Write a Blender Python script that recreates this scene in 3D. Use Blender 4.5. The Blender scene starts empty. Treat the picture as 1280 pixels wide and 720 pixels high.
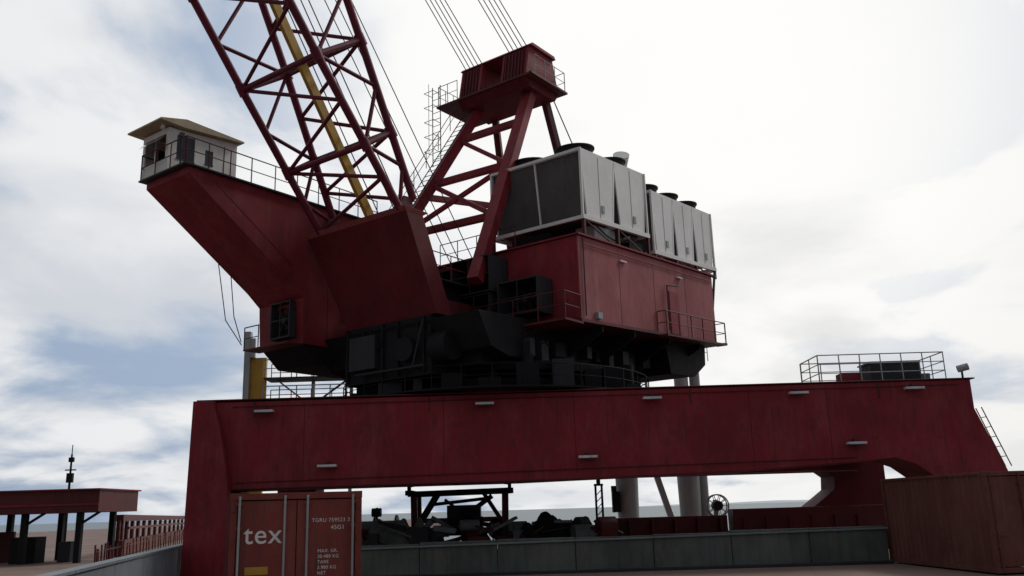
import bpy, math, random, bmesh
from mathutils import Vector, Matrix, noise
random.seed(7)
scene=bpy.context.scene
R=math.radians

# ------------------------------------------------------------------ materials
def nt(mat):
    mat.use_nodes=True
    t=mat.node_tree; t.nodes.clear()
    return t, t.nodes, t.links
def paint(name, base, dark=None, rust=(0.09,0.035,0.018), rust_amt=0.35, rough=0.55, streak=0.5, scale=1.0, metallic=0.0, bump=0.15, spec=0.35, seed=0.0, fade=None, fade_amt=.55):
    m=bpy.data.materials.new(name); t,N,L=nt(m)
    out=N.new('ShaderNodeOutputMaterial'); b=N.new('ShaderNodeBsdfPrincipled')
    L.new(b.outputs[0],out.inputs[0])
    tc=N.new('ShaderNodeTexCoord')
    mp=N.new('ShaderNodeMapping'); mp.inputs['Location'].default_value=(seed,seed*1.7,0)
    L.new(tc.outputs['Object'],mp.inputs[0])
    n1=N.new('ShaderNodeTexNoise'); n1.inputs['Scale'].default_value=0.45*scale; n1.inputs['Detail'].default_value=8; n1.inputs['Roughness'].default_value=0.65
    L.new(mp.outputs[0],n1.inputs['Vector'])
    mp2=N.new('ShaderNodeMapping'); mp2.inputs['Scale'].default_value=(5*scale,5*scale,0.35*scale)
    L.new(mp.outputs[0],mp2.inputs[0])
    n2=N.new('ShaderNodeTexNoise'); n2.inputs['Scale'].default_value=1.0; n2.inputs['Detail'].default_value=5
    L.new(mp2.outputs[0],n2.inputs['Vector'])
    n3=N.new('ShaderNodeTexNoise'); n3.inputs['Scale'].default_value=2.3*scale; n3.inputs['Detail'].default_value=12; n3.inputs['Roughness'].default_value=0.75
    L.new(mp.outputs[0],n3.inputs['Vector'])
    if dark is None: dark=tuple(c*0.5 for c in base)
    def ramp(src,a,c):
        r=N.new('ShaderNodeMapRange'); r.inputs[1].default_value=a; r.inputs[2].default_value=c
        L.new(src,r.inputs[0]); return r.outputs[0]
    def mix(f,a,c,k=1.0):
        x=N.new('ShaderNodeMix'); x.data_type='RGBA'
        if k!=1.0:
            mm=N.new('ShaderNodeMath'); mm.operation='MULTIPLY'; mm.inputs[1].default_value=k
            L.new(f,mm.inputs[0]); f=mm.outputs[0]
        L.new(f,x.inputs[0])
        for s,i in ((a,6),(c,7)):
            if isinstance(s,tuple): x.inputs[i].default_value=(*s,1)
            else: L.new(s,x.inputs[i])
        return x.outputs[2]
    c=mix(ramp(n1.outputs[0],0.38,0.62),base,dark,0.7)
    c=mix(ramp(n2.outputs[0],0.48,0.72),c,dark,streak)
    if fade:
        mp4=N.new('ShaderNodeMapping'); mp4.inputs['Location'].default_value=(seed+31,11,3); mp4.inputs['Scale'].default_value=(1.2,1.2,.5); L.new(tc.outputs['Object'],mp4.inputs[0])
        n4=N.new('ShaderNodeTexNoise'); n4.inputs['Scale'].default_value=.9; n4.inputs['Detail'].default_value=9; n4.inputs['Roughness'].default_value=.7
        L.new(mp4.outputs[0],n4.inputs['Vector']); c=mix(ramp(n4.outputs[0],0.46,0.66),c,fade,fade_amt)
        mp5=N.new('ShaderNodeMapping'); mp5.inputs['Location'].default_value=(seed+3,7,1); mp5.inputs['Scale'].default_value=(9,9,.5); L.new(tc.outputs['Object'],mp5.inputs[0])
        n5=N.new('ShaderNodeTexNoise'); n5.inputs['Scale'].default_value=1; n5.inputs['Detail'].default_value=4
        L.new(mp5.outputs[0],n5.inputs['Vector']); c=mix(ramp(n5.outputs[0],0.56,0.74),c,rust,.7)
    c=mix(ramp(n3.outputs[0],0.56,0.68),c,rust,rust_amt)
    L.new(c,b.inputs['Base Color'])
    rr=N.new('ShaderNodeMapRange'); rr.inputs[3].default_value=rough-0.1; rr.inputs[4].default_value=min(1,rough+0.2)
    L.new(n3.outputs[0],rr.inputs[0]); L.new(rr.outputs[0],b.inputs['Roughness'])
    b.inputs['Metallic'].default_value=metallic
    b.inputs['Specular IOR Level'].default_value=spec
    bp=N.new('ShaderNodeBump'); bp.inputs['Strength'].default_value=bump; bp.inputs['Distance'].default_value=0.05
    L.new(n3.outputs[0],bp.inputs['Height']); L.new(bp.outputs[0],b.inputs['Normal'])
    return m

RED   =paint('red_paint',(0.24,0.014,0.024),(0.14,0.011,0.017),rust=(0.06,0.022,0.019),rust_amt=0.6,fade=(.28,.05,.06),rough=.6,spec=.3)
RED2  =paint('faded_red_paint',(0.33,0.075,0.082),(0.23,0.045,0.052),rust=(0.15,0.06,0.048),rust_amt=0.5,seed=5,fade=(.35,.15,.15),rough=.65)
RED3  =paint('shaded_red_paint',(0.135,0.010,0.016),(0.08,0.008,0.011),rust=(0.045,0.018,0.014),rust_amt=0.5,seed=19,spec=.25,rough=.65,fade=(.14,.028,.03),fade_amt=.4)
DRED  =paint('dark_red_steel',(0.11,0.012,0.015),(0.055,0.009,0.01),rust_amt=0.4,seed=9)
BOOM  =paint('boom_red_paint',(0.15,0.012,0.036),(0.08,0.009,0.02),rust_amt=0.3,seed=2)
BLACK =paint('greasy_black_steel',(0.014,0.014,0.016),(0.008,0.008,0.01),rust=(0.03,0.018,0.014),rough=0.7,seed=3,spec=.2)
DGREY =paint('dark_grey_steel',(0.036,0.038,0.043),(0.02,0.022,0.025),rust=(0.042,0.026,0.02),seed=4,spec=.25)
WHITE =paint('white_paint',(0.78,0.78,0.75),(0.6,0.59,0.55),rust=(0.35,0.25,0.16),rust_amt=0.25,seed=6)
CREAM =paint('cream_roof_paint',(0.45,0.38,0.25),(0.3,0.24,0.15),rust_amt=0.25,seed=6)
PANEL =paint('condenser_panel_grey',(0.80,0.80,0.78),(0.66,0.66,0.64),rust=(0.5,0.46,0.4),rust_amt=0.25,seed=27,streak=.3)
LGREY =paint('galvanised_grey',(0.36,0.39,0.39),(0.24,0.26,0.26),rust=(0.2,0.15,0.1),rust_amt=0.25,seed=7)
GREY  =paint('grey_green_paint',(0.17,0.20,0.20),(0.10,0.12,0.12),rust_amt=0.4,seed=8)
YELL  =paint('yellow_paint',(0.50,0.30,0.035),(0.32,0.18,0.03),rust_amt=0.4,seed=1)
COIL  =paint('condenser_coil',(0.10,0.10,0.098),(0.06,0.06,0.06),rust=(0.14,0.13,0.11),rough=0.7,seed=11,scale=1.5)
CONT  =paint('container_red',(0.22,0.038,0.03),(0.13,0.025,0.02),rust=(0.07,0.035,0.028),rust_amt=0.5,seed=12,scale=1.4,fade=(.25,.08,.06))
RUSTB =paint('rusty_brown_container',(0.15,0.05,0.04),(0.09,0.034,0.028),rust=(0.18,0.09,0.065),rust_amt=0.5,seed=13,scale=1.2,rough=0.85,fade=(.18,.085,.065))
CONC  =paint('stained_concrete',(0.105,0.125,0.115),(0.045,0.052,0.046),rust=(0.12,0.08,0.055),rust_amt=0.5,rough=0.85,seed=14,streak=0.7,bump=0.4,fade=(.15,.15,.13))
BLUEW =paint('blue_grey_coaming',(0.20,0.235,0.26),(0.13,0.15,0.165),rust_amt=0.4,seed=15,streak=.8)
DECK  =paint('ore_stained_ground',(0.22,0.155,0.13),(0.13,0.085,0.068),rust=(0.26,0.21,0.18),rust_amt=0.6,rough=0.9,seed=16,scale=0.35,streak=0.2,bump=0.4)
ROPE  =paint('steel_rope',(0.04,0.04,0.045),rust_amt=0.1,rough=0.6)
TEXTW =paint('stencil_white',(0.75,0.75,0.73),(0.6,0.58,0.55),rust=(0.4,0.25,0.2),rust_amt=0.3,scale=6,bump=0.0)
LAMPG =paint('lamp_housing_white',(0.7,0.7,0.7),rust_amt=0.15)
SACK  =paint('tarpaulin_grey',(0.16,0.18,0.15),(0.08,0.09,0.08),rust=(0.22,0.2,0.17),rust_amt=0.5,rough=0.9,seed=22,scale=2)
def glass():
    m=bpy.data.materials.new('window_glass'); t,N,L=nt(m)
    out=N.new('ShaderNodeOutputMaterial'); b=N.new('ShaderNodeBsdfPrincipled'); L.new(b.outputs[0],out.inputs[0])
    n=N.new('ShaderNodeTexNoise'); n.inputs['Scale'].default_value=3
    r=N.new('ShaderNodeMapRange'); r.inputs[3].default_value=0.08; r.inputs[4].default_value=0.3
    L.new(n.outputs[0],r.inputs[0]); L.new(r.outputs[0],b.inputs['Roughness'])
    b.inputs['Base Color'].default_value=(0.03,0.035,0.04,1)
    return m
GLASS=glass()

# ------------------------------------------------------------------ mesh builder
class MB:
    def __init__(s): s.v=[];s.f=[];s.m=[];s.sm=[];s.mats=[]
    def mi(s,mat):
        if mat not in s.mats: s.mats.append(mat)
        return s.mats.index(mat)
    def add(s,vs,fs,mat,smooth=False):
        o=len(s.v); s.v+= [tuple(v) for v in vs]; i=s.mi(mat)
        for f in fs: s.f.append([o+k for k in f]); s.m.append(i); s.sm.append(smooth and len(f)==4)
    def box(s,x0,x1,y0,y1,z0,z1,mat):
        vs=[(x0,y0,z0),(x1,y0,z0),(x1,y1,z0),(x0,y1,z0),(x0,y0,z1),(x1,y0,z1),(x1,y1,z1),(x0,y1,z1)]
        s.add(vs,[(0,3,2,1),(4,5,6,7),(0,1,5,4),(1,2,6,5),(2,3,7,6),(3,0,4,7)],mat)
    def hexa(s,vs,mat):
        s.add(vs,[(0,3,2,1),(4,5,6,7),(0,1,5,4),(1,2,6,5),(2,3,7,6),(3,0,4,7)],mat)
    def prism_y(s,prof,y0,y1,mat):
        n=len(prof); vs=[(x,y0,z) for x,z in prof]+[(x,y1,z) for x,z in prof]
        fs=[tuple(range(n)),tuple(range(2*n-1,n-1,-1))]+[(i,i+n,(i+1)%n+n,(i+1)%n) for i in range(n)]
        s.add(vs,fs,mat)
    def prism_x(s,prof,x0,x1,mat):
        n=len(prof); vs=[(x0,y,z) for y,z in prof]+[(x1,y,z) for y,z in prof]
        fs=[tuple(range(n)),tuple(range(2*n-1,n-1,-1))]+[(i,i+n,(i+1)%n+n,(i+1)%n) for i in range(n)]
        s.add(vs,fs,mat)
    def frame(s,a,b,up=(0,0,1)):
        a=Vector(a);b=Vector(b);d=(b-a).normalized();u=Vector(up)
        if abs(d.dot(u))>0.98: u=Vector((0,1,0)) if abs(d.y)<0.9 else Vector((1,0,0))
        x=d.cross(u).normalized(); y=x.cross(d).normalized(); return a,b,x,y
    def beam(s,a,b,w,h,mat,up=(0,0,1)):
        a,b,x,y=s.frame(a,b,up); vs=[]
        for p in (a,b):
            for sx,sy in ((-1,-1),(1,-1),(1,1),(-1,1)): vs.append(p+x*sx*w/2+y*sy*h/2)
        s.add(vs,[(0,1,2,3),(7,6,5,4),(0,4,5,1),(1,5,6,2),(2,6,7,3),(3,7,4,0)],mat)
    def tube(s,a,b,r,mat,n=8,r2=None,cap=True):
        a,b,x,y=s.frame(a,b); r2=r if r2 is None else r2; vs=[]
        for p,q in ((a,r),(b,r2)):
            for i in range(n):
                t=2*math.pi*i/n; vs.append(p+x*math.cos(t)*q+y*math.sin(t)*q)
        fs=[(i,(i+1)%n,(i+1)%n+n,i+n) for i in range(n)]
        s.add(vs,fs,mat,True)
        if cap: s.add(vs,[tuple(range(n-1,-1,-1)),tuple(range(n,2*n))],mat)
    def hose(s,a,b,sag,r,mat,n=8):
        a=Vector(a);b=Vector(b);pp=[a.lerp(b,i/n)-Vector((0,0,sag*4*(i/n)*(1-i/n))) for i in range(n+1)]
        for p,q in zip(pp[:-1],pp[1:]): s.tube(p,q,r,mat,6)
    def ring(s,c,r0,r1,z0,z1,mat,n=40):
        vs=[];
        for r,z in ((r0,z0),(r1,z0),(r1,z1),(r0,z1)):
            for i in range(n):
                t=2*math.pi*i/n; vs.append((c[0]+r*math.cos(t),c[1]+r*math.sin(t),z))
        fs=[]
        for k in range(4):
            for i in range(n): fs.append((k*n+i,k*n+(i+1)%n,((k+1)%4)*n+(i+1)%n,((k+1)%4)*n+i))
        s.add(vs,fs,mat,False)
    def rail(s,pts,mat,h=1.05,r=0.024,sp=1.1,mids=(0.5,)):
        for a,b in zip(pts[:-1],pts[1:]):
            a=Vector(a);b=Vector(b);n=max(1,round((b-a).length/sp)); U=Vector((0,0,1))
            s.tube(a+U*h,b+U*h,r,mat,6)
            for m in mids: s.tube(a+U*h*m,b+U*h*m,r*0.8,mat,6)
            for i in range(n+1):
                p=a.lerp(b,i/n)+Vector((random.uniform(-.015,.015),random.uniform(-.015,.015),0)); s.tube(p,p+U*h,r,mat,6)
    def ladder(s,a,b,w,mat,side=(0,1,0),r=0.025):
        a=Vector(a);b=Vector(b);sd=Vector(side).normalized()*w/2
        s.tube(a-sd,b-sd,r,mat,6);s.tube(a+sd,b+sd,r,mat,6)
        n=int((b-a).length/0.32)
        for i in range(1,n):
            p=a.lerp(b,i/n); s.tube(p-sd,p+sd,r*0.7,mat,5)
    def shear(s,k,x0,start=0):
        for i in range(start,len(s.v)):
            v=s.v[i]; s.v[i]=(v[0],v[1],v[2]+k*max(0,x0-v[0]))
    def obj(s,name,parent=None,bevel=0.0):
        me=bpy.data.meshes.new(name); me.from_pydata(s.v,[],s.f)
        for m in s.mats: me.materials.append(m)
        me.polygons.foreach_set('material_index',s.m); me.polygons.foreach_set('use_smooth',s.sm); me.update()
        bm=bmesh.new(); bm.from_mesh(me); bmesh.ops.recalc_face_normals(bm,faces=bm.faces); bm.to_mesh(me); bm.free()
        o=bpy.data.objects.new(name,me); scene.collection.objects.link(o)
        if parent: o.parent=parent
        if bevel>0:
            bv=o.modifiers.new('bevel','BEVEL'); bv.width=bevel; bv.segments=2; bv.limit_method='ANGLE'; bv.angle_limit=R(40)
        return o
def empty(name,loc=(0,0,0),rz=0,parent=None):
    e=bpy.data.objects.new(name,None); e.location=loc; e.rotation_euler=(0,0,rz); scene.collection.objects.link(e)
    if parent: e.parent=parent
    return e

# ------------------------------------------------------------------ camera
cam=bpy.data.cameras.new('camera'); co=bpy.data.objects.new('camera',cam); scene.collection.objects.link(co)
p=R(14.04); r=R(1.7)
fw=Vector((0,math.cos(p),math.sin(p))); rt=Vector((1,0,0)); up=rt.cross(fw)
rt2=rt*math.cos(r)-up*math.sin(r); up2=up*math.cos(r)+rt*math.sin(r)
M=Matrix((rt2,up2,-fw)).transposed().to_4x4(); M.translation=Vector((0,0,2.1)); co.matrix_world=M
cam.sensor_width=36; cam.lens=36*1108/1280; cam.clip_end=30000; cam.clip_start=0.1
scene.camera=co

# ------------------------------------------------------------------ portal crane
crane=empty('portal_crane',(0,0,0))
pb=MB()
prof=[(-11.4,6.16),(-11.4,3.0),(-10.1,3.04),(0,3.05),(8,3.2),(12.2,3.4),(13.4,3.5),(14.1,3.25),(14.7,2.8),(15.0,2.2),(15.1,0.9),(17.3,0.9),(17.3,2.95),(16.45,5.15),(16.45,6.2)]
pb.prism_y(prof,32.0,34.3,RED)
pb.box(-11.5,16.6,31.93,34.37,6.21,6.26,DRED)
pb.box(-10.0,12.0,31.95,31.997,3.06,3.12,DRED)
pb.obj('near_girder',crane,0.02)
leg=MB()
leg.prism_y([(-11.5,6.18),(-11.6,0.12),(-10.12,0.12),(-10.12,3.3),(-10.5,5.2),(-10.8,6.18)],31.6,31.99,RED)
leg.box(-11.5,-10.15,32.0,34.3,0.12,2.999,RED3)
leg.box(-11.8,-9.9,31.5,34.5,0.0,0.11,DRED)
leg.box(14.2,18.2,31.9,34.1,0.35,0.9,DRED)
for cx in (14.8,16.0,17.4):
    leg.tube((cx,32.2,0.35),(cx,32.5,0.35),0.35,BLACK,20)
    leg.tube((cx,33.5,0.35),(cx,33.8,0.35),0.35,BLACK,20)
leg.obj('near_legs',crane,0.015)
fb=MB()
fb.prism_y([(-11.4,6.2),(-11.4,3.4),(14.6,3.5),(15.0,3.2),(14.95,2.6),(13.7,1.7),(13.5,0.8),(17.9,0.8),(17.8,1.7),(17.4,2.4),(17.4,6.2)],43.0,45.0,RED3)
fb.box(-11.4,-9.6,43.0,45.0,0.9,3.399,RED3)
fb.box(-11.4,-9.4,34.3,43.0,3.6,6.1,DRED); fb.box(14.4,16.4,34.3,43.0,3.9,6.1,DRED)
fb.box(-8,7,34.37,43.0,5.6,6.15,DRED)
fb.obj('far_girder',crane,0.02)
gf=MB()
for X,Z in ((-9.0,5.74),(-1.1,5.78),(4.9,5.80),(10.15,5.83),(14.3,5.88),(-6.7,3.75),(2.5,3.8),(12.0,4.0)):
    gf.box(X-0.33,X+0.33,31.66,31.90,Z,Z+0.08,LAMPG); gf.box(X-0.28,X+0.28,31.68,31.88,Z-0.03,Z,GLASS)
    gf.box(X-0.04,X+0.04,31.88,32.0,Z+0.02,Z+0.2,DGREY)
for X in (-7.6,-2.6,2.1,8.4,11.2):
    gf.box(X-0.01,X+0.01,31.994,31.9985,3.35,6.1,RED3)
gf.tube((-10,31.96,3.3),(12,31.96,3.55),0.018,DRED,6); gf.tube((-10.2,31.96,5.98),(16,31.96,6.03),0.016,DRED,6)
for X in (-9.4,-3.1,6.3,13.1): gf.tube((X,31.96,5.6),(X,31.96,6.15),0.015,DGREY,5)
gf.rail([(11.1,32.2,6.26),(15.7,32.2,6.26),(15.7,34.2,6.26),(11.1,34.2,6.26),(11.1,32.2,6.26)],LGREY,h=1.0,r=0.022,sp=0.8,mids=(0.33,0.66))
gf.box(13.2,15.0,32.7,33.8,6.27,7.0,DGREY); gf.box(13.15,15.05,32.65,33.85,7.003,7.05,LGREY)
gf.box(12.2,12.9,32.9,33.6,6.27,6.7,RED); gf.box(15.15,15.5,33,33.5,6.27,6.6,GREY)
gf.tube((16.35,32.3,6.27),(16.35,32.3,6.62),0.04,DGREY); gf.tube((16.2,32.3,6.62),(16.55,32.2,6.70),0.13,LGREY,12)
gf.ladder((16.75,32.3,5.2),(17.5,32.3,3.1),0.4,DRED,side=(0,1,0),r=.02)
gf.obj('girder_fittings',crane)

S=(-0.78,37.6)
tb=MB()
tb.ring(S,0.5,5.6,6.2,6.45,DRED); tb.ring(S,4.6,5.3,6.45,6.8,BLACK); tb.ring(S,4.4,5.35,7.12,7.45,BLACK)
for i in range(28):
    t=2*math.pi*i/28; c=Vector((S[0]+4.95*math.cos(t),S[1]+4.95*math.sin(t),6.96)); d=Vector((math.cos(t),math.sin(t),0))
    tb.tube(c-d*0.25,c+d*0.25,0.16,BLACK,12)
tb.ring(S,0.3,4.4,6.46,7.4,BLACK)
tb.ring(S,5.6,6.5,6.32,6.38,BLACK)
for i in range(36):
    t=2*math.pi*i/36; t2=2*math.pi*(i+1)/36
    a=Vector((S[0]+6.4*math.cos(t),S[1]+6.4*math.sin(t),6.38)); b=Vector((S[0]+6.4*math.cos(t2),S[1]+6.4*math.sin(t2),6.38))
    tb.rail([a,b],BLACK,h=0.8,r=0.02,sp=2)
for i in range(26):
    t=2*math.pi*i/26+0.1; c=(S[0]+5.75*math.cos(t),S[1]+5.75*math.sin(t)); w=random.uniform(.15,.45);h=random.uniform(.3,1.15)
    tb.box(c[0]-w,c[0]+w,c[1]-.25,c[1]+.25,6.39,6.39+h,random.choice([BLACK,DGREY,BLACK,BLACK]))
    if i%4==0: tb.tube((c[0],c[1],6.4),(c[0],c[1],7.6),.22,BLACK,12)
tb.obj('slewing_ring',crane)

up_=empty('superstructure',(S[0],S[1],0),math.atan2(-.8,-.6),crane)
ss=MB()
ss.prism_y([(-9.0,8.8),(-8.4,7.9),(-6.5,7.45),(4.6,7.45),(5.6,7.7),(6.3,8.9)],-4.2,4.2,BLACK)
ss.prism_y([(-9.3,8.8),(-9.2,7.9),(-8.0,7.3),(-5.6,7.3),(-5.2,8.8)],-5.4,5.4,BLACK)
ss.prism_y([(2.6,8.8),(3.4,7.9),(6.6,7.9),(7.4,8.6)],-6.2,-3.8,BLACK)
for x in (-7.5,-4.5,-1.5,1.0):
    ss.prism_x([(4.2,7.6),(6.0,8.5),(6.0,8.72),(4.2,8.72)],x-0.06,x+0.06,BLACK)
for k in range(12):
    x=-7+k*.95; h=random.uniform(.25,.7); ss.box(x,x+random.uniform(.3,.7),4.2,4.2+random.uniform(.15,.5),8.1-h,8.2,random.choice([BLACK,DGREY]))
    ss.hose((x,4.5,8.3),(x+1.2,4.5,8.2),random.uniform(.1,.4),.03,BLACK)
ss.shear(.05,2.5)
ss.box(4.6,6.2,-2.6,1.9,6.9,9.09,BLACK); ss.box(6.2,6.4,-2.2,-0.8,7.4,8.7,DGREY)
ss.tube((6.2,.8,7.9),(6.5,.8,7.9),0.45,BLACK,20); ss.tube((5.9,1.9,7.9),(5.9,2.7,7.9),.55,BLACK,20)
ss.tube((4.4,1.9,8.2),(4.4,3.2,8.2),.6,BLACK,20); ss.box(3.4,5.2,2.0,3.4,7.2,7.7,BLACK)
for y in (-2.4,-0.5,0.3,1.6): ss.box(6.2,6.3,y-.04,y+.04,7.0,9.05,BLACK)
ss.tube((6.5,-1.7,7.2),(6.5,1.8,7.2),.05,DGREY); ss.tube((6.45,1.2,7.2),(6.4,1.7,8.9),.04,DGREY)
for y in (-1.5,-1.1,.2,1.3): ss.hose((6.35,y,8.9),(6.35,y+.7,8.5),.5,.03,BLACK)
ss.hose((5.6,3.0,8.6),(3.6,4.3,8.4),.5,.04,BLACK); ss.hose((5.2,2.6,8.8),(3.0,4.4,8.6),.3,.03,DGREY)
ss.obj('slewing_platform',up_,0.02)

SL=.055
hs=MB()
hs.box(-9.4,2.5,-6.0,6.0,8.86,12.1,RED2); hs.shear(SL,2.5)
hs.obj('machinery_house',up_,0.03)
hd=MB()
hd.box(-9.5,2.6,-6.1,6.1,12.11,12.18,RED); hd.box(-9.5,2.6,-6.1,6.1,8.74,8.85,DRED)
for x in (-6.4,-3.4,-.5): hd.box(x-.012,x+.012,6.002,6.008,8.9,12.05,RED)
hd.box(2.503,2.53,-5.9,5.98,8.9,12.05,RED)
hd.box(-9.4,-3.4,6.0,6.5,8.65,8.73,DRED)
hd.rail([(-3.4,6.05,8.73),(-3.4,6.45,8.73),(-9.4,6.45,8.73)],DRED,h=1.0); hd.box(-9.9,-9.52,-6,6.3,8.74,8.82,DRED)
hd.rail([(-9.85,6.25,8.8),(-9.85,-6,8.8)],LGREY,h=1.0)
hd.box(-5.6,-4.7,6.004,6.04,8.9,10.8,RED); hd.tube((-4.4,6.1,9),(-4.4,6.1,11.0),.03,DGREY); hd.tube((-4.4,6.1,11.0),(-5.0,6.3,11.0),.03,DGREY)
hd.rail([(2.4,-1,12.18),(2.4,3.0,12.18)],DRED,h=0.95,r=.02)
hd.box(1.2,1.5,6.0,6.15,8.95,9.2,LGREY)
for x in (-1.0,-6.0): hd.box(x,x+.5,6.02,6.1,11.5,11.56,LAMPG)
hd.tube((2.2,6.05,9.0),(2.2,6.05,12.0),.025,DGREY); hd.tube((-9.2,6.05,11.8),(2.2,6.05,11.8),.02,RED)
hd.shear(SL,2.5)
def vent(mb,x,y0,y1,z0,z1,d=0.5):
    mb.box(x,x+0.04,y0,y1,z0,z1,BLACK)
    mb.box(x,x+d,y0,y0+.06,z0,z1,DGREY);mb.box(x,x+d,y1-.06,y1,z0,z1,DGREY)
    mb.box(x,x+d,y0,y1,z1+.002,z1+.06,DGREY);mb.box(x,x+d,y0,y1,z0-.06,z0-.002,DGREY)
    cy=(y0+y1)/2;cz=(z0+z1)/2;rr=min(y1-y0,z1-z0)/2-.1
    mb.tube((x+.05,cy,cz),(x+d*.6,cy,cz),rr,DGREY,24,cap=False)
    mb.tube((x+.05,cy,cz),(x+d*.5,cy,cz),rr*.25,DGREY,12)
    for k in range(6):
        t=k*math.pi/3; mb.beam((x+d*.35,cy,cz),(x+d*.35,cy+rr*math.cos(t),cz+rr*math.sin(t)),0.02,0.16,BLACK)
    mb.box(x+d-.02,x+d,cy-.02,cy+.02,z0,z1,DGREY); mb.box(x+d-.02,x+d-.003,y0+.06,y1-.06,cz-.02,cz+.02,DGREY)
vent(hd,2.53,0.7,2.7,10.35,11.7,1.2); vent(hd,2.53,1.0,2.6,8.95,10.2,1.1); vent(hd,2.53,2.9,4.8,9.25,10.5,1.0)
vent(hd,2.53,-1.2,0.5,10.4,11.7); vent(hd,2.53,-1.2,0.5,9.15,10.3)
hd.box(2.5,3.7,0.0,6.1,8.65,8.73,DRED)
hd.rail([(3.65,0.2,8.73),(3.65,6.05,8.73),(2.6,6.05,8.73)],DRED,h=1.0)
hd.obj('house_fittings',up_)

no=MB()
def slab(mb,p0,p1,t0,t1,z0,z1,qb,qt,mat):
    mb.hexa([(p0-t0,qb[0],z0),(p0,qb[0],z0),(p0,qb[1],z0),(p0-t0,qb[1],z0),(p1-t1,qt[0],z1),(p1,qt[0],z1),(p1,qt[1],z1),(p1-t1,qt[1],z1)],mat)
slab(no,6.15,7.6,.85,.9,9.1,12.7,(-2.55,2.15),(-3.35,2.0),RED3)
slab(no,7.6,7.75,.9,1.3,12.702,12.86,(-3.35,2.0),(-3.4,2.05),RED2)
no.box(2.55,5.2,-2.2,-1.8,8.9,9.9,DRED); no.box(2.55,5.2,1.2,1.6,8.9,9.9,DRED)
no.box(2.55,5.2,-1.7,1.1,8.9,9.5,BLACK)
no.tube((4.2,-1.5,10.0),(4.2,1.1,10.0),0.6,BLACK,24)
no.box(2.6,5.7,-3.2,1.6,10.62,10.68,DGREY)
no.rail([(2.6,1.55,10.68),(5.7,1.55,10.68)],RED,h=1.0)
for y in (-2.5,1.5):
    no.prism_y([(7.6,12.87),(6.8,12.87),(7.0,13.4),(7.35,13.4)],y-.2,y+.2,DRED)
no.obj('boom_foot_block',up_,0.015)

ar=MB()
ar.prism_y([(12.8,14.36),(12.8,14.1),(8.1,10.9),(7.5,10.4),(7.4,8.6),(2.6,8.6),(2.6,12.2),(3.5,14.36)],-6.4,-3.7,RED)
ar.obj('cab_arm',up_,0.02)
ad=MB()
ad.box(2.6,13.05,-6.55,-3.55,14.362,14.42,DGREY)
ad.rail([(3.6,-3.6,14.42),(10.2,-3.6,14.42)],LGREY,h=1.0); ad.rail([(10.2,-3.6,14.42),(13.0,-3.6,14.42),(13.0,-6.5,14.42),(3.6,-6.5,14.42)],DRED,h=1.0)
vent(ad,7.43,-5.3,-4.1,8.95,10.3,0.35)
ad.box(7.4,8.2,-6.4,-3.7,8.55,8.598,DRED); ad.rail([(8.15,-5.5,8.6),(8.15,-6.4,8.6)],DRED,h=.9)
ad.prism_y([(12.0,14.3),(8.0,11.6),(8.0,11.56),(12.0,14.26)],-3.699,-3.692,DRED)
ad.box(6.2,6.22,-3.699,-3.692,8.7,14.2,DRED)
for pts in ([(9.0,-6.3,11.5),(8.7,-6.4,9.9),(8.3,-6.4,8.9)],[(9.6,-6.3,11.9),(9.0,-6.5,9.7),(8.2,-6.5,8.8)]):
    for a,b in zip(pts[:-1],pts[1:]): ad.tube(a,b,.02,BLACK,5)
ad.obj('cab_arm_fittings',up_)
cb=MB()
x0,x1,y0,y1,z0,z1=9.95,12.9,-6.65,-4.95,14.42,16.2
cb.box(x0,x1,y0,y1,z0,z0+.08,WHITE)
th=.06
def wall_y(mb,y,ya,wins,mat):
    xs=sorted(set([x0,x1]+[w[0] for w in wins]+[w[1] for w in wins]))
    for a,b in zip(xs[:-1],xs[1:]):
        w=[w for w in wins if a>=w[0]-1e-6 and b<=w[1]+1e-6]
        if w:
            w=w[0]; mb.box(a,b,y,ya,z0+.08,w[2],mat); mb.box(a,b,y,ya,w[3],z1,mat)
            mb.box(a,b,(y+ya)/2-.01,(y+ya)/2+.01,w[2],w[3],GLASS)
            mb.box(a,b,max(y,ya)-.005,max(y,ya)+.03,w[2]-.06,w[2],DGREY)
        else: mb.box(a,b,y,ya,z0+.08,z1,mat)
wall_y(cb,y1-th,y1,[(11.8,12.55,15.1,16.0),(11.0,11.35,15.2,15.7)],WHITE)
cb.box(10.5,10.54,y1,y1+.01,z0+.1,z1-.2,DGREY)
wall_y(cb,y0,y0+th,[(10.9,12.3,15.2,15.9)],WHITE)
cb.box(x0,x0+th,y0+th,y1-th,z0+.08,z1,WHITE)
cb.box(x1-th,x1,y0+th,y0+th+.1,z0+.08,z1,WHITE); cb.box(x1-th,x1,y1-th-.1,y1-th,z0+.08,z1,WHITE)
cb.box(x1-th,x1,y0+th+.1,y1-th-.1,z1-.22,z1,WHITE); cb.box(x1-th,x1,y0+th+.1,y1-th-.1,z0+.08,z0+.55,WHITE)
cb.beam((x1-.02,(y0+y1)/2,z0+.55),(x1-.02,(y0+y1)/2,z1-.22),.05,.05,WHITE)
cb.add([(x1,y0+.2,z1-.25),(x1,y1-.2,z1-.25),(x1+.3,y1-.2,z1-.6),(x1+.3,y0+.2,z1-.6)],[(0,1,2,3)],GLASS)
cb.box(11.3,11.8,-6.05,-5.55,z0+.5,z0+.62,BLACK); cb.box(11.25,11.35,-6.05,-5.55,z0+.62,z0+1.25,BLACK); cb.box(11.5,11.6,-5.85,-5.75,z0+.08,z0+.5,DGREY)
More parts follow.
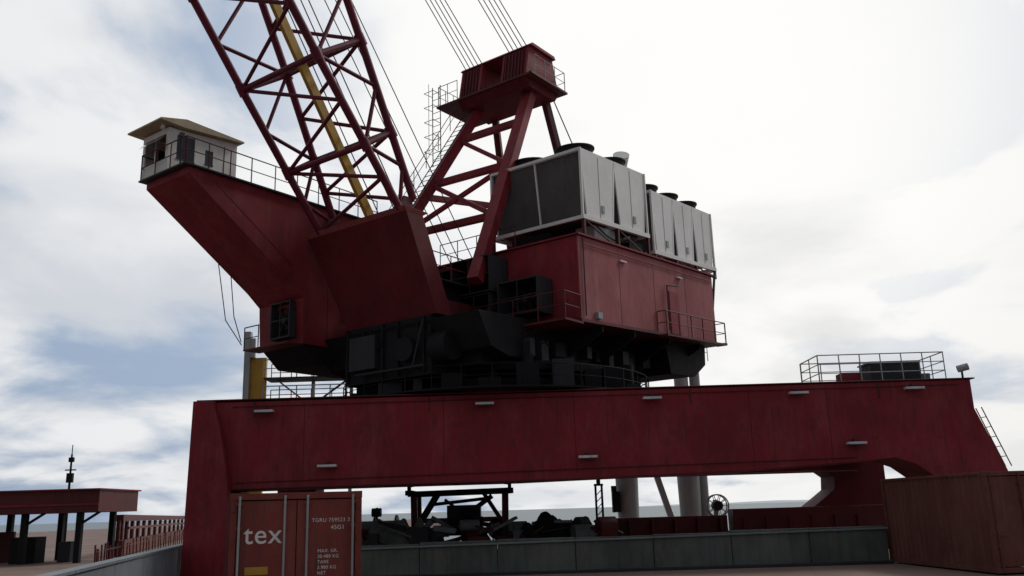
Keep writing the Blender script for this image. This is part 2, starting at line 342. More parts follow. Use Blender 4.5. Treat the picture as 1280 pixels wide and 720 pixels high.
cb.box(12.0,12.4,-6.4,-6.15,z0+.08,z0+.85,DGREY); cb.box(12.0,12.4,-5.55,-5.3,z0+.08,z0+.85,DGREY)
cb.prism_y([(9.8,16.21),(9.8,16.27),(12.35,16.58),(13.4,16.34),(13.4,16.28),(12.35,16.23)],-6.95,-4.7,CREAM)
cb.tube((13.05,-5.1,16.25),(13.1,-5.1,16.1),.08,LAMPG)
for i,v in enumerate(cb.v):
    k=max(0,min(1,(v[2]-14.9)/1.3)); cb.v[i]=(v[0],v[1],v[2]+k*.09*max(0,12.6-v[0]))
cb.tube((12.95,-4.0,14.42),(12.95,-4.0,15.5),.03,DGREY); cb.box(12.88,13.02,-4.07,-3.93,15.5,15.65,DGREY)
cb.obj('operator_cab',up_)

# A-frame
af=MB()
ax=-1.1; az=21.0
topn=[(ax,1.6,az),(ax,-1.35,az)]; ft=[(4.0,2.2,10.7),(4.6,-3.6,10.7)]
for T,F in zip(topn,ft):
    af.beam(F,T,0.5,0.45,RED)
    sgn=1 if T[1]>0 else -1
    af.beam((ax-1.0,T[1],az),(-4.6,2.2*sgn,12.1),0.3,0.3,DRED)
def lp(k,t): return tuple(ft[k][i]+(topn[k][i]-ft[k][i])*t for i in range(3))
for t in (0.3,0.56,0.8): af.beam(lp(0,t),lp(1,t),0.26,0.28,RED)
af.beam(lp(0,.3),lp(1,.56),.2,.2,RED); af.beam(lp(1,.3),lp(0,.56),.18,.18,RED)
af.beam(lp(0,.56),lp(1,.8),.18,.18,RED)
for k in (0,1):
    q=2.0 if k==0 else -2.0
    af.beam(lp(k,.5),(-2.8,q,16.5),.25,.25,RED)
F=Vector(lp(1,.02));T=Vector(lp(1,.93)); off=Vector((.5,.1,.1)); af.ladder(F+off,T+off,.5,DGREY)
af.rail([F+off*1.2+Vector((0,-.4,0)),T+off*1.2+Vector((0,-.4,0))],DRED,h=.8,r=.02,sp=1.2)
af.box(-2.8,0.1,-3.2,2.5,21.0,21.1,DRED)
af.prism_y([(-2.6,21.0),(0,21.0),(-.3,20.6),(-2.3,20.6)],-1.9,2.1,RED3)
for y in (-1.75,-.6,0.75,2.1):
    af.prism_y([(-2.5,21.1),(.05,21.1),(-.25,22.6),(-2.1,22.6)],y-.06,y+.06,RED)
af.prism_y([(-2.2,22.6),(-2.1,22.75),(-.35,22.75),(-.2,22.6)],-1.9,2.3,RED)
af.tube((-1.2,-1.65,21.9),(-1.2,-.7,21.9),.65,DRED,24); af.tube((-1.2,0.85,21.9),(-1.2,2.0,21.9),.65,DRED,24)
for a,b in ((-1.69,-.66),(.81,2.04)):
    af.hexa([(-.1,a,21.12),(-.03,a,21.12),(-.03,b,21.12),(-.1,b,21.12),(-.33,a,22.57),(-.26,a,22.57),(-.26,b,22.57),(-.33,b,22.57)],RED3)
    k=a+.1
    while k<b-.05:
        af.beam((.0,k,21.13),(-.22,k,22.5),.05,.05,DRED,up=(0,1,0)); k+=.19
af.rail([(0.05,-1.9,21.1),(0.05,-3.1,21.1),(-2.7,-3.1,21.1)],LGREY,h=1.0,sp=.6,r=.02)
af.rail([(-2.7,-3.1,21.1),(-2.7,2.4,21.1),(-.3,2.4,21.1)],LGREY,h=1.0,sp=.8,r=.02)
af.ladder((0.2,-3.1,18.0),(0.2,-3.1,22.1),.5,DGREY)
for k in range(5):
    z=18.6+k*.75; af.tube((.2,-2.85,z),(.75,-2.8,z),.018,DGREY,5); af.tube((.75,-2.8,z),(.75,-3.4,z),.018,DGREY,5); af.tube((.75,-3.4,z),(.2,-3.35,z),.018,DGREY,5)
af.tube((.75,-3.1,18.4),(.75,-3.1,22),.015,DGREY,5)
af.obj('a_frame',up_,0.01)

# boom
e=R(54.7); D=Vector((math.cos(e),0,math.sin(e))); Nn=Vector((-math.sin(e),0,math.cos(e)))
bm_=MB()
F0=Vector((7.2,-.5,13.1)); LB=44
def sec(s):
    if s<10: T=0.9+2.3*min(1,s/9.0); W=4.3
    elif s<32: T=3.2; W=4.3
    else: T=3.2-2.2*(s-32)/12; W=4.3-1.8*(s-32)/12
    W-=.25*min(1,s/8)
    return T,W
def cp(s,i):
    T,W=sec(s); sy=(-1,1,1,-1)[i]; sn=(-1,-1,1,1)[i]
    return F0+D*s+Vector((0,.03*min(s,10),0))+Vector((0,1,0))*sy*W/2+Nn*sn*T/2
lv=[0,2.6,6.0,9.6]+[9.6+3.5*k for k in range(1,10)]+[LB]
for k,(a,b) in enumerate(zip(lv[:-1],lv[1:])):
    for i in range(4):
        bm_.tube(cp(a,i),cp(b,i),.145,BOOM,10)
        j=(i+1)%4
        bm_.tube(cp(b,i),cp(b,j),.11,BOOM,8)
        m=(a+b)/2
        bm_.tube(cp(a,i),cp(m,j),.075,BOOM,8)
        bm_.tube(cp(m,j),cp(b,i),.075,BOOM,8)
        bm_.tube(cp(b,i)-D*.22,cp(b,i)+D*.22,.18,BOOM,10)
    bm_.tube(cp(b,0),cp(b,2),.06,BOOM,6); bm_.tube(cp(b,1),cp(b,3),.05,BOOM,6)
bm_.tube(cp(LB,0),cp(LB,1),.5,BOOM,16)
T0=F0+D*LB
bm_.tube(T0+Vector((0,-.9,0)),T0+Vector((0,.9,0)),.9,BOOM,24)
bm_.obj('lattice_boom',up_)
yl=MB()
yl.beam(F0+D*(-.2)+Vector((0,.3,0))-Nn*.1,F0+D*10+Vector((0,.55,0))-Nn*.3,.36,.16,YELL,up=(0,1,0))
yl.beam(F0+D*10+Vector((0,.55,0))-Nn*.3,F0+D*LB*.95+Vector((0,.55,0))-Nn*.3,.36,.16,YELL,up=(0,1,0))
yl.obj('boom_cable_tray',up_)
rp=MB()
tip=T0
for y in (-1.7,-1.45,-1.2,-.95,-.7,.95,1.2,1.45,1.7,1.95):
    rp.tube((-.9,y,22.3),tip+Vector((0,y*.4,0.8)),.024,ROPE,5)
for y in (-1.6,-1.2,-.3,.1):
    rp.tube((3.6,y,10.5),tip+Vector((0,y*.5+.6,1.8)),.024,ROPE,5)
for y in (-.9,-.4,.3):
    rp.tube((1.5,y,12.0),tip+Vector((0,y+.6,2.0)),.022,ROPE,5)
rp.tube((-2.5,1.8,21.0),(-8,2.5,12.6),.03,ROPE,6)
rp.obj('hoist_ropes',up_)

# condensers
cd=MB()
def cond(xa,xb,n,dz,k,xref):
    st0=len(cd.v)
    w=(xb-xa)/n; ya,yb=1.2,5.7; z0,z1=13.25,16.05
    for i in range(n):
        a=xa+i*w+.03; b=xa+(i+1)*w-.03; ins=w*.12
        cd.prism_y([(a,z1-.12),(a+ins,z0),(b-ins,z0),(b,z1-.12)],ya+.05,yb-.05,COIL)
        for y in (yb-.045,ya):
            cd.prism_y([(a+.0,z1-.12),(a+ins+.0,z0+.02),(b-ins-.0,z0+.02),(b-.0,z1-.12)],y,y+.045,PANEL)
        cd.box((a+b)/2-.012,(a+b)/2+.012,yb,yb+.012,z0+.05,z1-.15,LGREY)
        cd.box((a+b)/2-.3,(a+b)/2-.1,yb,yb+.04,z0+.3,z0+.6,LGREY)
        cd.box(a,b,ya,yb,z1-.118,z1,PANEL)
        for y in (ya+1.1,yb-1.1):
            cx=(a+b)/2
            cd.tube((cx,y,z1),(cx,y,z1+.5),.72,BLACK,24,r2=.80,cap=False); cd.ring((cx,y),.66,.85,z1+.45,z1+.52,BLACK,24)
            cd.tube((cx,y,z1+.1),(cx,y,z1+.35),.15,DGREY)
        for y in (ya+.02,(ya+yb)/2,yb-.02):
            cd.beam((b+.02,y,z1-.1),(b-ins+.02,y,z0),.09,.06,PANEL,up=(0,1,0)); cd.beam((a-.02,y,z1-.1),(a+ins-.02,y,z0),.09,.06,PANEL,up=(0,1,0))
    for y in (ya,yb): cd.beam((xa-.1,y,z0-.1),(xb+.1,y,z0-.1),.14,.18,PANEL)
    for kk in range(n+1):
        x=xa+kk*w; cd.beam((x,ya,z0-.1),(x,yb,z0-.1),.12,.14,PANEL)
    cd.beam((xb+.05,ya,z1-.05),(xb+.05,yb,z1-.05),.08,.12,PANEL)
    for x in (xa-.02,xb+.04):
        for y in (ya,yb): cd.beam((x,y,z0-.1),(x,y,z1),.09,.09,PANEL)
    for i in range(st0,len(cd.v)):
        v=cd.v[i]; cd.v[i]=(v[0],v[1],v[2]+dz+k*(xref-v[0]))
    for kk in range(n+1):
        x=xa+kk*w; zt=z0-.18+dz+k*(xref-x); zb=12.18+SL*(2.5-x)
        for y in (ya,yb): cd.beam((x,y,zb),(x,y,zt),.12,.12,DRED)
        if kk<n: cd.beam((x,yb,zb),(x+w,yb,zt-k*w),.05,.05,DRED)
cond(-3.7,1.5,2,0,.075,1.5); cond(-10.5,-4.3,3,-.2,.07,-4.3)
s0=len(cd.v)
cd.tube((-3.5,3.5,12.55),(1.0,3.5,12.55),.3,DGREY,14); cd.tube((-9,3.0,12.6),(-5,3.0,12.6),.3,LGREY,14)
cd.box(-1.2,0.4,4.6,5.5,12.18,13.0,LGREY); cd.box(-3.4,-2.2,4.8,5.6,12.18,12.8,BLACK); cd.box(-8.0,-6.2,4.8,5.6,12.18,12.7,DGREY)
cd.box(-.9,1.0,1.8,3.8,12.18,12.95,BLACK); cd.hose((.5,5.6,13.0),(-3,5.6,13.1),.5,.03,BLACK); cd.hose((-4.5,5.6,13.0),(-8,5.6,12.9),.4,.03,BLACK)
cd.shear(SL,2.5,s0)
cd.tube((-9.4,5.6,12.9),(-10.45,5.6,13.3),.07,LGREY)
cd.beam((-10.5,5.7,13.3),(-9.45,5.9,11.2),.1,.1,DGREY)
cd.rail([(-10.4,1.3,13.5),(-10.4,5.7,13.5)],LGREY,h=.5)
cd.tube((-4.0,4.4,12.6),(-4.0,4.4,17.2),.24,PANEL,14); cd.tube((-4.0,4.4,17.15),(-3.6,4.7,17.6),.28,PANEL,14,r2=.38)
cd.obj('air_cooled_condensers',up_)

# ------------------------------------------------------------------ containers
def container(name,loc,rz,L_,mat,H=2.59,text=False):
    E=empty(name,loc,rz); W=2.44; m=MB()
    fr=.12
    for x in (0,W-fr):
        for y in (0,L_-fr): m.box(x,x+fr,y,y+fr,0,H,mat)
    for y in (0,L_-fr): m.box(fr,W-fr,y+.003,y+fr-.003,0,.14,mat); m.box(fr,W-fr,y+.003,y+fr-.003,H-.12,H,mat)
    for x in (0.003,W-.1): m.box(x,x+.097,fr,L_-fr,0,.14,mat); m.box(x,x+.097,fr,L_-fr,H-.08,H,mat)
    def corr(p0,p1,nrm):
        p0=Vector(p0);p1=Vector(p1);d=(p1-p0);n=int(d.length/.28);vs=[];fs=[]
        prof=[(0,0),(.25,0),(.5,1),(.75,1)]
        pts=[]
        for i in range(n):
            for t,k in prof: pts.append(p0+d*((i+t)/n)+Vector(nrm)*(k*.036))
        pts.append(p1)
        for q in pts: vs+= [(q.x,q.y,.1),(q.x,q.y,H-.06)]
        for i in range(len(pts)-1): fs.append((2*i,2*i+2,2*i+3,2*i+1))
        m.add(vs,fs,mat)
    corr((.06,fr,0),(.06,L_-fr,0),(-1,0,0)); corr((W-.06,fr,0),(W-.06,L_-fr,0),(1,0,0)); corr((fr,L_-.07,0),(W-fr,L_-.07,0),(0,1,0))
    m.box(.05,W-.05,.05,L_-.05,H-.05,H-.02,mat)
    m.box(fr+.01,W/2-.008,.03,.07,.16,H-.14,mat); m.box(W/2+.008,W-fr-.01,.03,.07,.16,H-.14,mat)
    m.box(W/2-.008,W/2+.008,.05,.06,.16,H-.14,BLACK)
    for x in (.17,1.0,1.42,2.27):
        m.tube((x,-.02,.06),(x,-.02,H-.05),.022,LGREY if text else mat,10)
        for z in (.2,.7,1.9,2.35): m.box(x-.06,x+.06,-.015,.03,z-.03,z+.03,mat)
        m.box(x-.02,x+.3 if x<.5 else x+.02,-.06,-.035,.98,1.02,LGREY if text else mat)
    for x in (.03,W-.09):
        for z in (.35,1.0,1.6,2.2): m.box(x,x+.06,-.02,-.001,z,z+.12,mat)
    for x in (0,W-.16):
        for z in (0,H-.12): m.box(x-.006,x+.166,-.012,.16,z-.003 if z else 0,z+.123,mat)
    m.obj('shell',E,0.006)
    if text:
        def tx(s,x,z,size,mat=TEXTW,nm='lettering',bold=0.0):
            c=bpy.data.curves.new(nm,'FONT'); c.body=s; c.size=size; c.extrude=.002; c.offset=bold; c.space_character=1.08
            o=bpy.data.objects.new(nm,c); c.materials.append(mat); scene.collection.objects.link(o); o.parent=E
            o.location=(x,.024,z); o.rotation_euler=(R(90),0,0)
        tx('tex',.26,1.62,.50,bold=.003)
        tx('TGRU 759523 3',1.50,1.98,.10); tx('45G1',1.86,1.84,.11)
        for i,s in enumerate(['MAX. GR.','30.480 KG','TARE','3.980 KG','NET','26.500 KG','CU.CAP.','76.3 CU.M']):
            tx(s,1.62,1.42-i*.10,.085)
        q=MB(); q.box(.3,.72,.018,.026,1.06,1.20,YELL); q.box(1.6,1.84,.018,.026,.42,.56,YELL); q.obj('warning_labels',E)
    return E
container('shipping_container',(-5.42,17.15,0),R(11.6),6.06,CONT,H=2.54,text=True)
container('shipping_container',(12.9,25.2,0.05),R(4.3),6.06,RUSTB,H=2.7)

# ------------------------------------------------------------------ coamings / walls
w=MB()
x=-8.6
for i in range(8):
    L_=2.62; zt=1.04+.21*(x+8.6)/21+random.uniform(-.025,.025)
    w.box(x,x+L_-.02,31.0,31.4,0,zt,CONC); x+=L_
w.hexa([(-8.6,30.92,.9),(12.4,30.92,1.11),(12.4,30.998,1.11),(-8.6,30.998,.9),(-8.6,30.92,.96),(12.4,30.92,1.17),(12.4,30.998,1.17),(-8.6,30.998,.96)],GREY)
w.box(-8.6,12.4,30.8,30.997,0,.1,DGREY)
w.obj('concrete_coaming_wall',None,0.015)
w2=MB()
a=Vector((-5.9,6,0)); b=Vector((-13.0,36.5,0))
n=8
for i in range(n):
    p0=a.lerp(b,i/n);p1=a.lerp(b,(i+.992)/n); w2.beam(p0+Vector((0,0,.58)),p1+Vector((0,0,.58)),.25,1.16,BLUEW)
    w2.beam(p0+Vector((0,0,1.2)),p1+Vector((0,0,1.2)),.34,.06,BLUEW)
w2.obj('blue_grey_parapet_wall')

rg=MB()
rg.box(3.6,9.2,40.5,41.3,0,1.6,DRED); rg.box(9.4,16.5,40.2,41.2,0,1.85,DRED)
for k in range(12): rg.box(3.8+k,3.9+k,40.1,40.5 if k<6 else 40.2,0,1.5,DRED)
rg.obj('rail_girder')

# ------------------------------------------------------------------ clutter under girder
g=MB()
Y=38.0
g.beam((-4.6,Y,2.85),(-.3,Y,2.9),.3,.22,BLACK); g.beam((-4.6,Y+1.6,2.85),(-.3,Y+1.6,2.9),.3,.22,BLACK)
for x in (-4.55,-.35):
    g.beam((x,Y-.2,2.9),(x,Y+1.8,2.9),.3,.2,BLACK); g.beam((x,Y,2.9),(x,Y,3.2),.15,.15,BLACK); g.beam((x,Y,3.18),(x+.3*(1 if x<-2 else -1),Y,3.22),.12,.12,BLACK)
    for yy in (Y,Y+1.6):
        s=1 if x<-2 else -1
        g.beam((x+.2*s,yy,2.8),(x+.25*s,yy,0),.26,.26,DRED); g.beam((x+.2*s,yy,1.4),(x+1.1*s,yy,2.8),.14,.14,BLACK); g.beam((x+.5*s,yy,.2),(x+1.5*s,yy,1.7),.14,.14,BLACK)
g.beam((-4.3,Y,1.75),(-.5,Y,1.75),.2,.2,DRED); g.beam((-3.6,Y,2.4),(-1.2,Y,2.6),.14,.14,BLACK); g.beam((-3.3,Y+.5,1.2),(-1.1,Y+.5,2.7),.2,.2,BLACK); g.beam((-1.3,Y+.4,1.2),(-3.1,Y+.4,2.6),.12,.12,GREY)
g.box(-3.0,-1.6,Y+.2,Y+1.2,1.7,2.35,DGREY); g.tube((-2.9,Y+.1,1.5),(-1.5,Y+.1,1.5),.38,BLACK,18); g.tube((-2.1,Y-.1,1.95),(-2.1,Y+.3,1.95),.3,BLACK,16)
g.tube((-.9,Y-.1,1.35),(-.9,Y+.3,1.35),.42,BLACK,18)
g.obj('grab_stand_frame')
wn=MB()
wn.tube((-7.2,39,1.25),(-5.2,39,1.25),.55,GREY,22)
for x in (-7.25,-6.1,-5.2): wn.tube((x-.04,39,1.25),(x+.04,39,1.25),.78,LGREY if x<-6.5 else GREY,24)
wn.box(-7.5,-4.9,38.4,39.6,.0,.7,GREY); wn.box(-5.0,-4.5,38.6,39.4,.7,1.4,GREY); wn.tube((-4.4,39,1.2),(-4.9,39,1.2),.3,DGREY,14)
wn.tube((-6.0,38.7,1.8),(-6.0,38.7,2.35),.05,DGREY); wn.tube((-6.2,38.6,2.15),(-5.8,38.6,2.15),.18,DGREY)
wn.obj('mooring_winch')
def heap(name,cx,cy,rx,ry,h,mat,seed):
    me=bpy.data.meshes.new(name); bm=bmesh.new(); n=48
    grid=[[None]*(n+1) for _ in range(n+1)]
    for i in range(n+1):
        for j in range(n+1):
            u=i/n*2-1;v=j/n*2-1;rr=math.sqrt(u*u+v*v)
            z=max(0,1-rr**2.2)*h; z*=.7+.8*noise.noise(Vector((u*4+seed,v*4,seed))); z+=.16*noise.noise(Vector((u*14,v*14,seed)))*(rr<1)
            grid[i][j]=bm.verts.new((cx+u*rx,cy+v*ry,z-.02))
    for i in range(n):
        for j in range(n): bm.faces.new((grid[i][j],grid[i+1][j],grid[i+1][j+1],grid[i][j+1]))
    bm.to_mesh(me); bm.free(); me.materials.append(mat)
    o=bpy.data.objects.new(name,me); scene.collection.objects.link(o); return o
heap('tarpaulin_heap',-5.0,36.6,2.8,1.0,2.0,SACK,3)
heap('rope_pile',1.4,37.4,2.9,1.2,1.9,BLACK,8)
sp=MB()
for k in range(80):
    x=random.uniform(-7.5,3.6); y=random.uniform(35.5,40); z=random.uniform(.7,1.65); d=Vector((random.uniform(-.7,.7),random.uniform(-.3,.3),random.uniform(-.3,.3)))
    c=Vector((x,y,z)); sp.beam(c-d,c+d,random.uniform(.05,.16),random.uniform(.05,.2),random.choice([DGREY,GREY,DRED,GREY,SACK,LGREY]))
for k in range(30):
    x=random.uniform(-7.5,3.4); y=random.uniform(35.5,39); s=random.uniform(.15,.4); z=random.uniform(.7,1.3)
    sp.box(x-s,x+s,y-s,y+s,0,z+s,random.choice([DGREY,GREY,DRED,SACK,GREY]))
for k in range(10):
    x=random.uniform(-7,3.2); y=random.uniform(35.5,38); z=random.uniform(1.1,1.6); rr=random.uniform(.2,.4); sp.tube((x,y,z),(x+random.uniform(.3,.8),y+.2,z),rr,random.choice([GREY,DGREY,DRED]),14)
sp.obj('scrap_steel_pile')
st=MB()
st.beam((3.75,44,0),(3.75,44,3.1),.1,.1,BLACK); st.beam((4.05,44,0),(4.05,44,3.1),.1,.1,BLACK)
for k in range(8): st.beam((3.75,44,.4+k*.32),(4.05,44,.7+k*.32),.04,.04,BLACK)
st.box(3.68,4.12,43.9,44.1,3.1,3.2,BLACK); st.tube((3.9,44,3.2),(3.9,44,3.4),.1,DGREY)
st.obj('signal_post')

lg=MB()
for x in (6.0,9.4):
    lg.tube((x,50,0),(x,50,3.6),.55,LGREY,20,r2=.62); lg.tube((x,50,3.6),(x,50,10.6),.4,LGREY,16)
    lg.tube((x,50,0),(x,50,.9),.8,LGREY,20,r2=.55)
lg.beam((8.6,49.8,.3),(7.6,49.8,3.8),.35,.3,LGREY)
lg.beam((5.5,50,7.2),(10.5,50,7.2),.5,.6,LGREY); lg.beam((5.5,50,9.7),(10.5,50,9.7),.3,.4,LGREY)
lg.rail([(5.5,49.5,9.9),(10.9,49.5,9.9)],LGREY,h=1)
lg.tube((10.2,50.2,0),(10.2,50.2,11.4),.3,LGREY,14)
lg.box(5.1,5.5,49.3,49.8,1.8,2.9,BLACK); lg.tube((5.2,49.4,2.9),(5.2,49.4,3.2),.15,BLACK)
lg.obj('loading_gantry')
cr=MB()
c=Vector((10.1,46.5,2.0))
for y in (-.2,.2):
    for i in range(20):
        t=2*math.pi*i/20;t2=2*math.pi*(i+1)/20; q=.55
        cr.tube(c+Vector((q*math.cos(t),y,q*math.sin(t))),c+Vector((q*math.cos(t2),y,q*math.sin(t2))),.035,LGREY,6)
        if i%2==0: cr.tube(c+Vector((0,y,0)),c+Vector((q*math.cos(t),y,q*math.sin(t))),.02,LGREY,5)
cr.tube(c-Vector((0,.3,0)),c+Vector((0,.3,0)),.25,DGREY,16); cr.beam((10.1,46.9,0),(10.1,46.9,2.3),.2,.2,LGREY)
cr.obj('cable_reel')
tw=MB()
tw.box(-15.3,-14.98,49.6,50,0,12.4,LGREY); tw.box(-14.97,-14.1,49.8,50.1,0,10.9,YELL); tw.box(-15.0,-14.7,49.6,49.8,10.9,12.0,LGREY)
for z in (6.6,8.2,9.7):
    tw.box(-14.1,-9.4,49.4,51,z-.08,z,DGREY); tw.rail([(-14.1,49.4,z),(-9.4,49.4,z)],LGREY,h=1.0,r=.035,sp=.9); tw.rail([(-14.1,51,z),(-9.4,51,z)],YELL if z>9 else LGREY,h=1.0,r=.03,sp=1.2)
for x in (-11.6,-9.4): tw.beam((x,50.8,0),(x,50.8,9.7),.18,.18,LGREY)
tw.beam((-13.8,49.9,6.7),(-11.7,49.9,8.2),.25,.08,YELL); tw.beam((-11.8,50.3,8.3),(-13.6,50.3,9.7),.25,.08,YELL)
tw.beam((-13.8,50.5,6.6),(-9.6,50.5,9.6),.1,.1,DGREY)
tw.obj('stair_tower')

# ------------------------------------------------------------------ left background
cn=MB()
cn.box(-46,-22.6,49,54,2.65,3.8,DRED); cn.box(-46.2,-22.5,48.8,54.2,3.803,3.88,RED); cn.box(-46,-22.6,48.94,48.99,3.0,3.1,RED)
for x in (-24.0,-27.0,-30,-34,-38):
    for y in (49.5,53.5): cn.box(x,x+.3,y,y+.3,0,2.65,BLACK)
    cn.beam((x+.15,49.65,2.0),(x+1.2,49.65,2.65),.12,.12,BLACK)
cn.box(-46,-29,52.6,52.8,0,1.7,DRED); cn.box(-28,-26.6,50.5,51.6,0,1.4,BLACK); cn.box(-25.6,-24.9,51,51.8,0,1.1,DGREY)
cn.rail([(-46,48.9,3.88),(-40,48.9,3.88)],DRED,h=.8)
cn.obj('canopy_shelter')
ms=MB()
ms.tube((-28.75,58,0),(-28.75,58,6.4),.11,BLACK,8,r2=.06); ms.box(-28.95,-28.55,57.9,58.1,4.6,5.2,BLACK); ms.box(-28.9,-28.6,57.9,58.1,5.9,6.2,BLACK)
ms.tube((-28.75,58,6.2),(-28.75,58,7.0),.03,BLACK); ms.beam((-29.1,58,5.4),(-28.4,58,5.4),.08,.08,BLACK)
ms.obj('signal_mast')
pr=MB()
a=Vector((-24.5,56,0));b=Vector((-92,290,0)); n=40
for i in range(n):
    p0=a.lerp(b,(i/n)**1.4);p1=a.lerp(b,((i+1)/n)**1.4)
    pr.beam(p0+Vector((0,0,2.3)),p1+Vector((0,0,2.3)),.5,.4,DRED); pr.beam(p0+Vector((.6,0,1.7)),p1+Vector((.6,0,1.7)),.15,.15,RUSTB)
    pr.beam(p0,p0+Vector((0,0,2.2)),.2,.2,DRED); pr.beam(p0+Vector((0,0,.5)),p1+Vector((0,0,.5)),.6,.9,RUSTB)
pr.obj('pipe_rack')
fn=MB()
a=Vector((-17.5,38,0));b=Vector((-88,280,0)); n=90
for i in range(n):
    p0=a.lerp(b,(i/n)**1.6);p1=a.lerp(b,((i+1)/n)**1.6)
    h=1.1+random.uniform(-.15,.15)
    fn.beam(p0,p0+Vector((random.uniform(-.08,.08),0,h)),.06,.06,DRED); fn.beam(p0+Vector((0,0,.9)),p1+Vector((0,0,.9)),.03,.03,DRED)
fn.obj('rusty_fence')

# ------------------------------------------------------------------ ground, sea, hills
def poly(name,pts,z,mat):
    me=bpy.data.meshes.new(name); me.from_pydata([(x,y,z) for x,y in pts],[],[tuple(range(len(pts)))]); me.materials.append(mat)
    o=bpy.data.objects.new(name,me); scene.collection.objects.link(o); return o
gm=MB(); gm.prism_y([(-120,0),(-120,-3),(70,-3),(70,0)],-80,62,DECK)
gm.prism_x([(62,0),(62,-3),(300,-3),(300,0)],-130,-16,DECK); gm.obj('ground')
sea=bpy.data.materials.new('sea_water'); t,N,L=nt(sea)
out=N.new('ShaderNodeOutputMaterial'); b=N.new('ShaderNodeBsdfPrincipled'); L.new(b.outputs[0],out.inputs[0])
b.inputs['Base Color'].default_value=(.10,.14,.16,1); b.inputs['Roughness'].default_value=.45
tc=N.new('ShaderNodeTexCoord'); n1=N.new('ShaderNodeTexNoise'); n1.inputs['Scale'].default_value=.25; n1.inputs['Detail'].default_value=6
L.new(tc.outputs['Object'],n1.inputs['Vector']); bp=N.new('ShaderNodeBump'); bp.inputs['Strength'].default_value=.5; bp.inputs['Distance'].default_value=1; L.new(n1.outputs[0],bp.inputs['Height']); L.new(bp.outputs[0],b.inputs['Normal'])
poly('sea',[(-14000,-2000),(14000,-2000),(14000,14000),(-14000,14000)],-2.0,sea)
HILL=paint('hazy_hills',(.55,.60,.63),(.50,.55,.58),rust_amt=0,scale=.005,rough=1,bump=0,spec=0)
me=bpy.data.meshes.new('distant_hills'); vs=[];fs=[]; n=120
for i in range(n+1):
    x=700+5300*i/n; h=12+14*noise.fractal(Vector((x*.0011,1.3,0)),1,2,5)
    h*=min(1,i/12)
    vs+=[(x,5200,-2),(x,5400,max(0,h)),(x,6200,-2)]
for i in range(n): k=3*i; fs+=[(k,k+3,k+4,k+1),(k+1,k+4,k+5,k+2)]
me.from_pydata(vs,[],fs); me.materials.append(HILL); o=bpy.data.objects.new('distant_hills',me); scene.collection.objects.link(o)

# ------------------------------------------------------------------ world + sun
saz,sel=R(55),R(45)
W=bpy.data.worlds.new('World'); scene.world=W; W.use_nodes=True
N=W.node_tree.nodes; L=W.node_tree.links; N.clear()
out=N.new('ShaderNodeOutputWorld'); bg=N.new('ShaderNodeBackground'); L.new(bg.outputs[0],out.inputs[0]); bg.inputs[1].default_value=0.1
sky=N.new('ShaderNodeTexSky'); sky.sky_type='NISHITA'; sky.sun_disc=False; sky.sun_elevation=sel; sky.sun_rotation=saz; sky.dust_density=3
tc=N.new('ShaderNodeTexCoord'); sx=N.new('ShaderNodeSeparateXYZ'); L.new(tc.outputs['Generated'],sx.inputs[0])
def mth(op,a,b=None,clamp=False):
    m=N.new('ShaderNodeMath'); m.operation=op; m.use_clamp=clamp
    for i,s in enumerate((a,b)):
        if s is None: continue
        if isinstance(s,(int,float)): m.inputs[i].default_value=s
        else: L.new(s,m.inputs[i])
    return m.outputs[0]
zz=mth('ADD',mth('MAXIMUM',sx.outputs[2],0.0),0.22)
cx=N.new('ShaderNodeCombineXYZ'); L.new(mth('DIVIDE',sx.outputs[0],zz),cx.inputs[0]); L.new(mth('DIVIDE',sx.outputs[1],zz),cx.inputs[1])
def noi(scale,detail,rough,off,dist=0.3):
    mp=N.new('ShaderNodeMapping'); mp.inputs['Location'].default_value=off; L.new(cx.outputs[0],mp.inputs[0])
    n=N.new('ShaderNodeTexNoise'); n.inputs['Scale'].default_value=scale; n.inputs['Detail'].default_value=detail; n.inputs['Roughness'].default_value=rough; n.inputs['Distortion'].default_value=dist
    L.new(mp.outputs[0],n.inputs['Vector']); return n.outputs[0]
def mr(src,a,b,c=0.0,d=1.0):
    m=N.new('ShaderNodeMapRange'); m.interpolation_type='SMOOTHSTEP'; m.inputs[1].default_value=a;m.inputs[2].default_value=b;m.inputs[3].default_value=c;m.inputs[4].default_value=d
    L.new(src,m.inputs[0]); return m.outputs[0]
nA=noi(1.5,8,.52,(3.1,1.2,0)); nB=noi(1.4,7,.52,(7.0,4.0,2.0)); nC=noi(1.1,7,.52,(1.0,9.0,4.0))
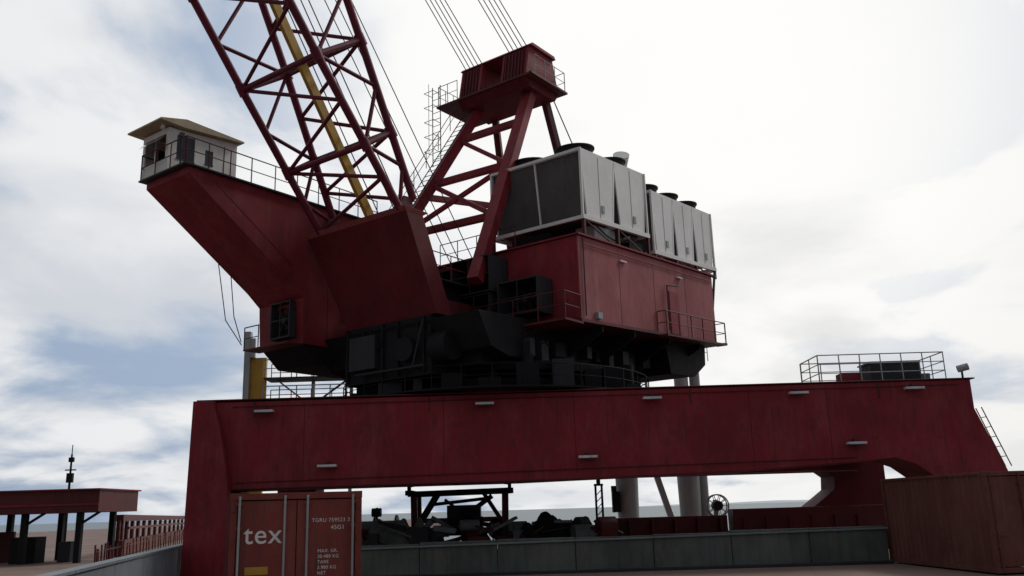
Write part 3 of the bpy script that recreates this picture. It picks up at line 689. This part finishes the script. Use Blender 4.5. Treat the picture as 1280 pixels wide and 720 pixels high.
def dotw(v):
    vd=N.new('ShaderNodeVectorMath'); vd.operation='DOT_PRODUCT'; L.new(tc.outputs['Generated'],vd.inputs[0]); vd.inputs[1].default_value=Vector(v).normalized(); return vd.outputs['Value']
d1=dotw((.18,.86,.42))
glow=mr(d1,0.84,0.995)
front=mr(d1,-.1,0.88)
warm=mr(dotw((.6,.75,.25)),.75,1.0)
left=mr(dotw((-.52,.84,.14)),.86,1.0)
def mixc(f,a,b):
    x=N.new('ShaderNodeMix'); x.data_type='RGBA'
    L.new(f,x.inputs[0]) if not isinstance(f,float) else setattr(x.inputs[0],'default_value',f)
    for s,i in ((a,6),(b,7)):
        if isinstance(s,tuple): x.inputs[i].default_value=(*s,1)
        else: L.new(s,x.inputs[i])
    return x.outputs[2]
base_cloud=mixc(front,(2.0,2.1,2.4),(6.4,6.7,7.2))
bright=mixc(front,(3.4,3.5,3.7),(8.6,8.7,8.8))
cloud=mixc(mr(nB,.36,.60),base_cloud,bright)
cloud=mixc(mth('MULTIPLY',warm,.6),cloud,(8.9,8.7,8.2))
cloud=mixc(mth('MULTIPLY',glow,.85),cloud,(10.2,10.1,9.9))
cloud=mixc(mth('MULTIPLY',mr(nC,.54,.68),.35),cloud,mixc(front,(1.8,1.9,2.2),(5.0,5.1,5.3)))
blue=mixc(front,(1.5,1.9,2.6),mixc(.85,sky.outputs[0],(3.6,4.6,6.2)))
thr=mth('SUBTRACT',nA,mth('MULTIPLY',left,.085))
mask=mth('MAXIMUM',mr(thr,.31,.50),glow)
fin=mixc(mask,blue,cloud)
L.new(fin,bg.inputs[0])
sl=bpy.data.lights.new('sun','SUN'); sl.energy=1.3; sl.angle=R(12); sl.color=(1,.96,.9)
so=bpy.data.objects.new('sun',sl); scene.collection.objects.link(so)
sd=Vector((math.sin(saz)*math.cos(sel),math.cos(saz)*math.cos(sel),math.sin(sel)))
so.rotation_euler=sd.to_track_quat('Z','Y').to_euler()
scene.view_settings.view_transform='Standard'; scene.view_settings.look='None'; scene.view_settings.exposure=0
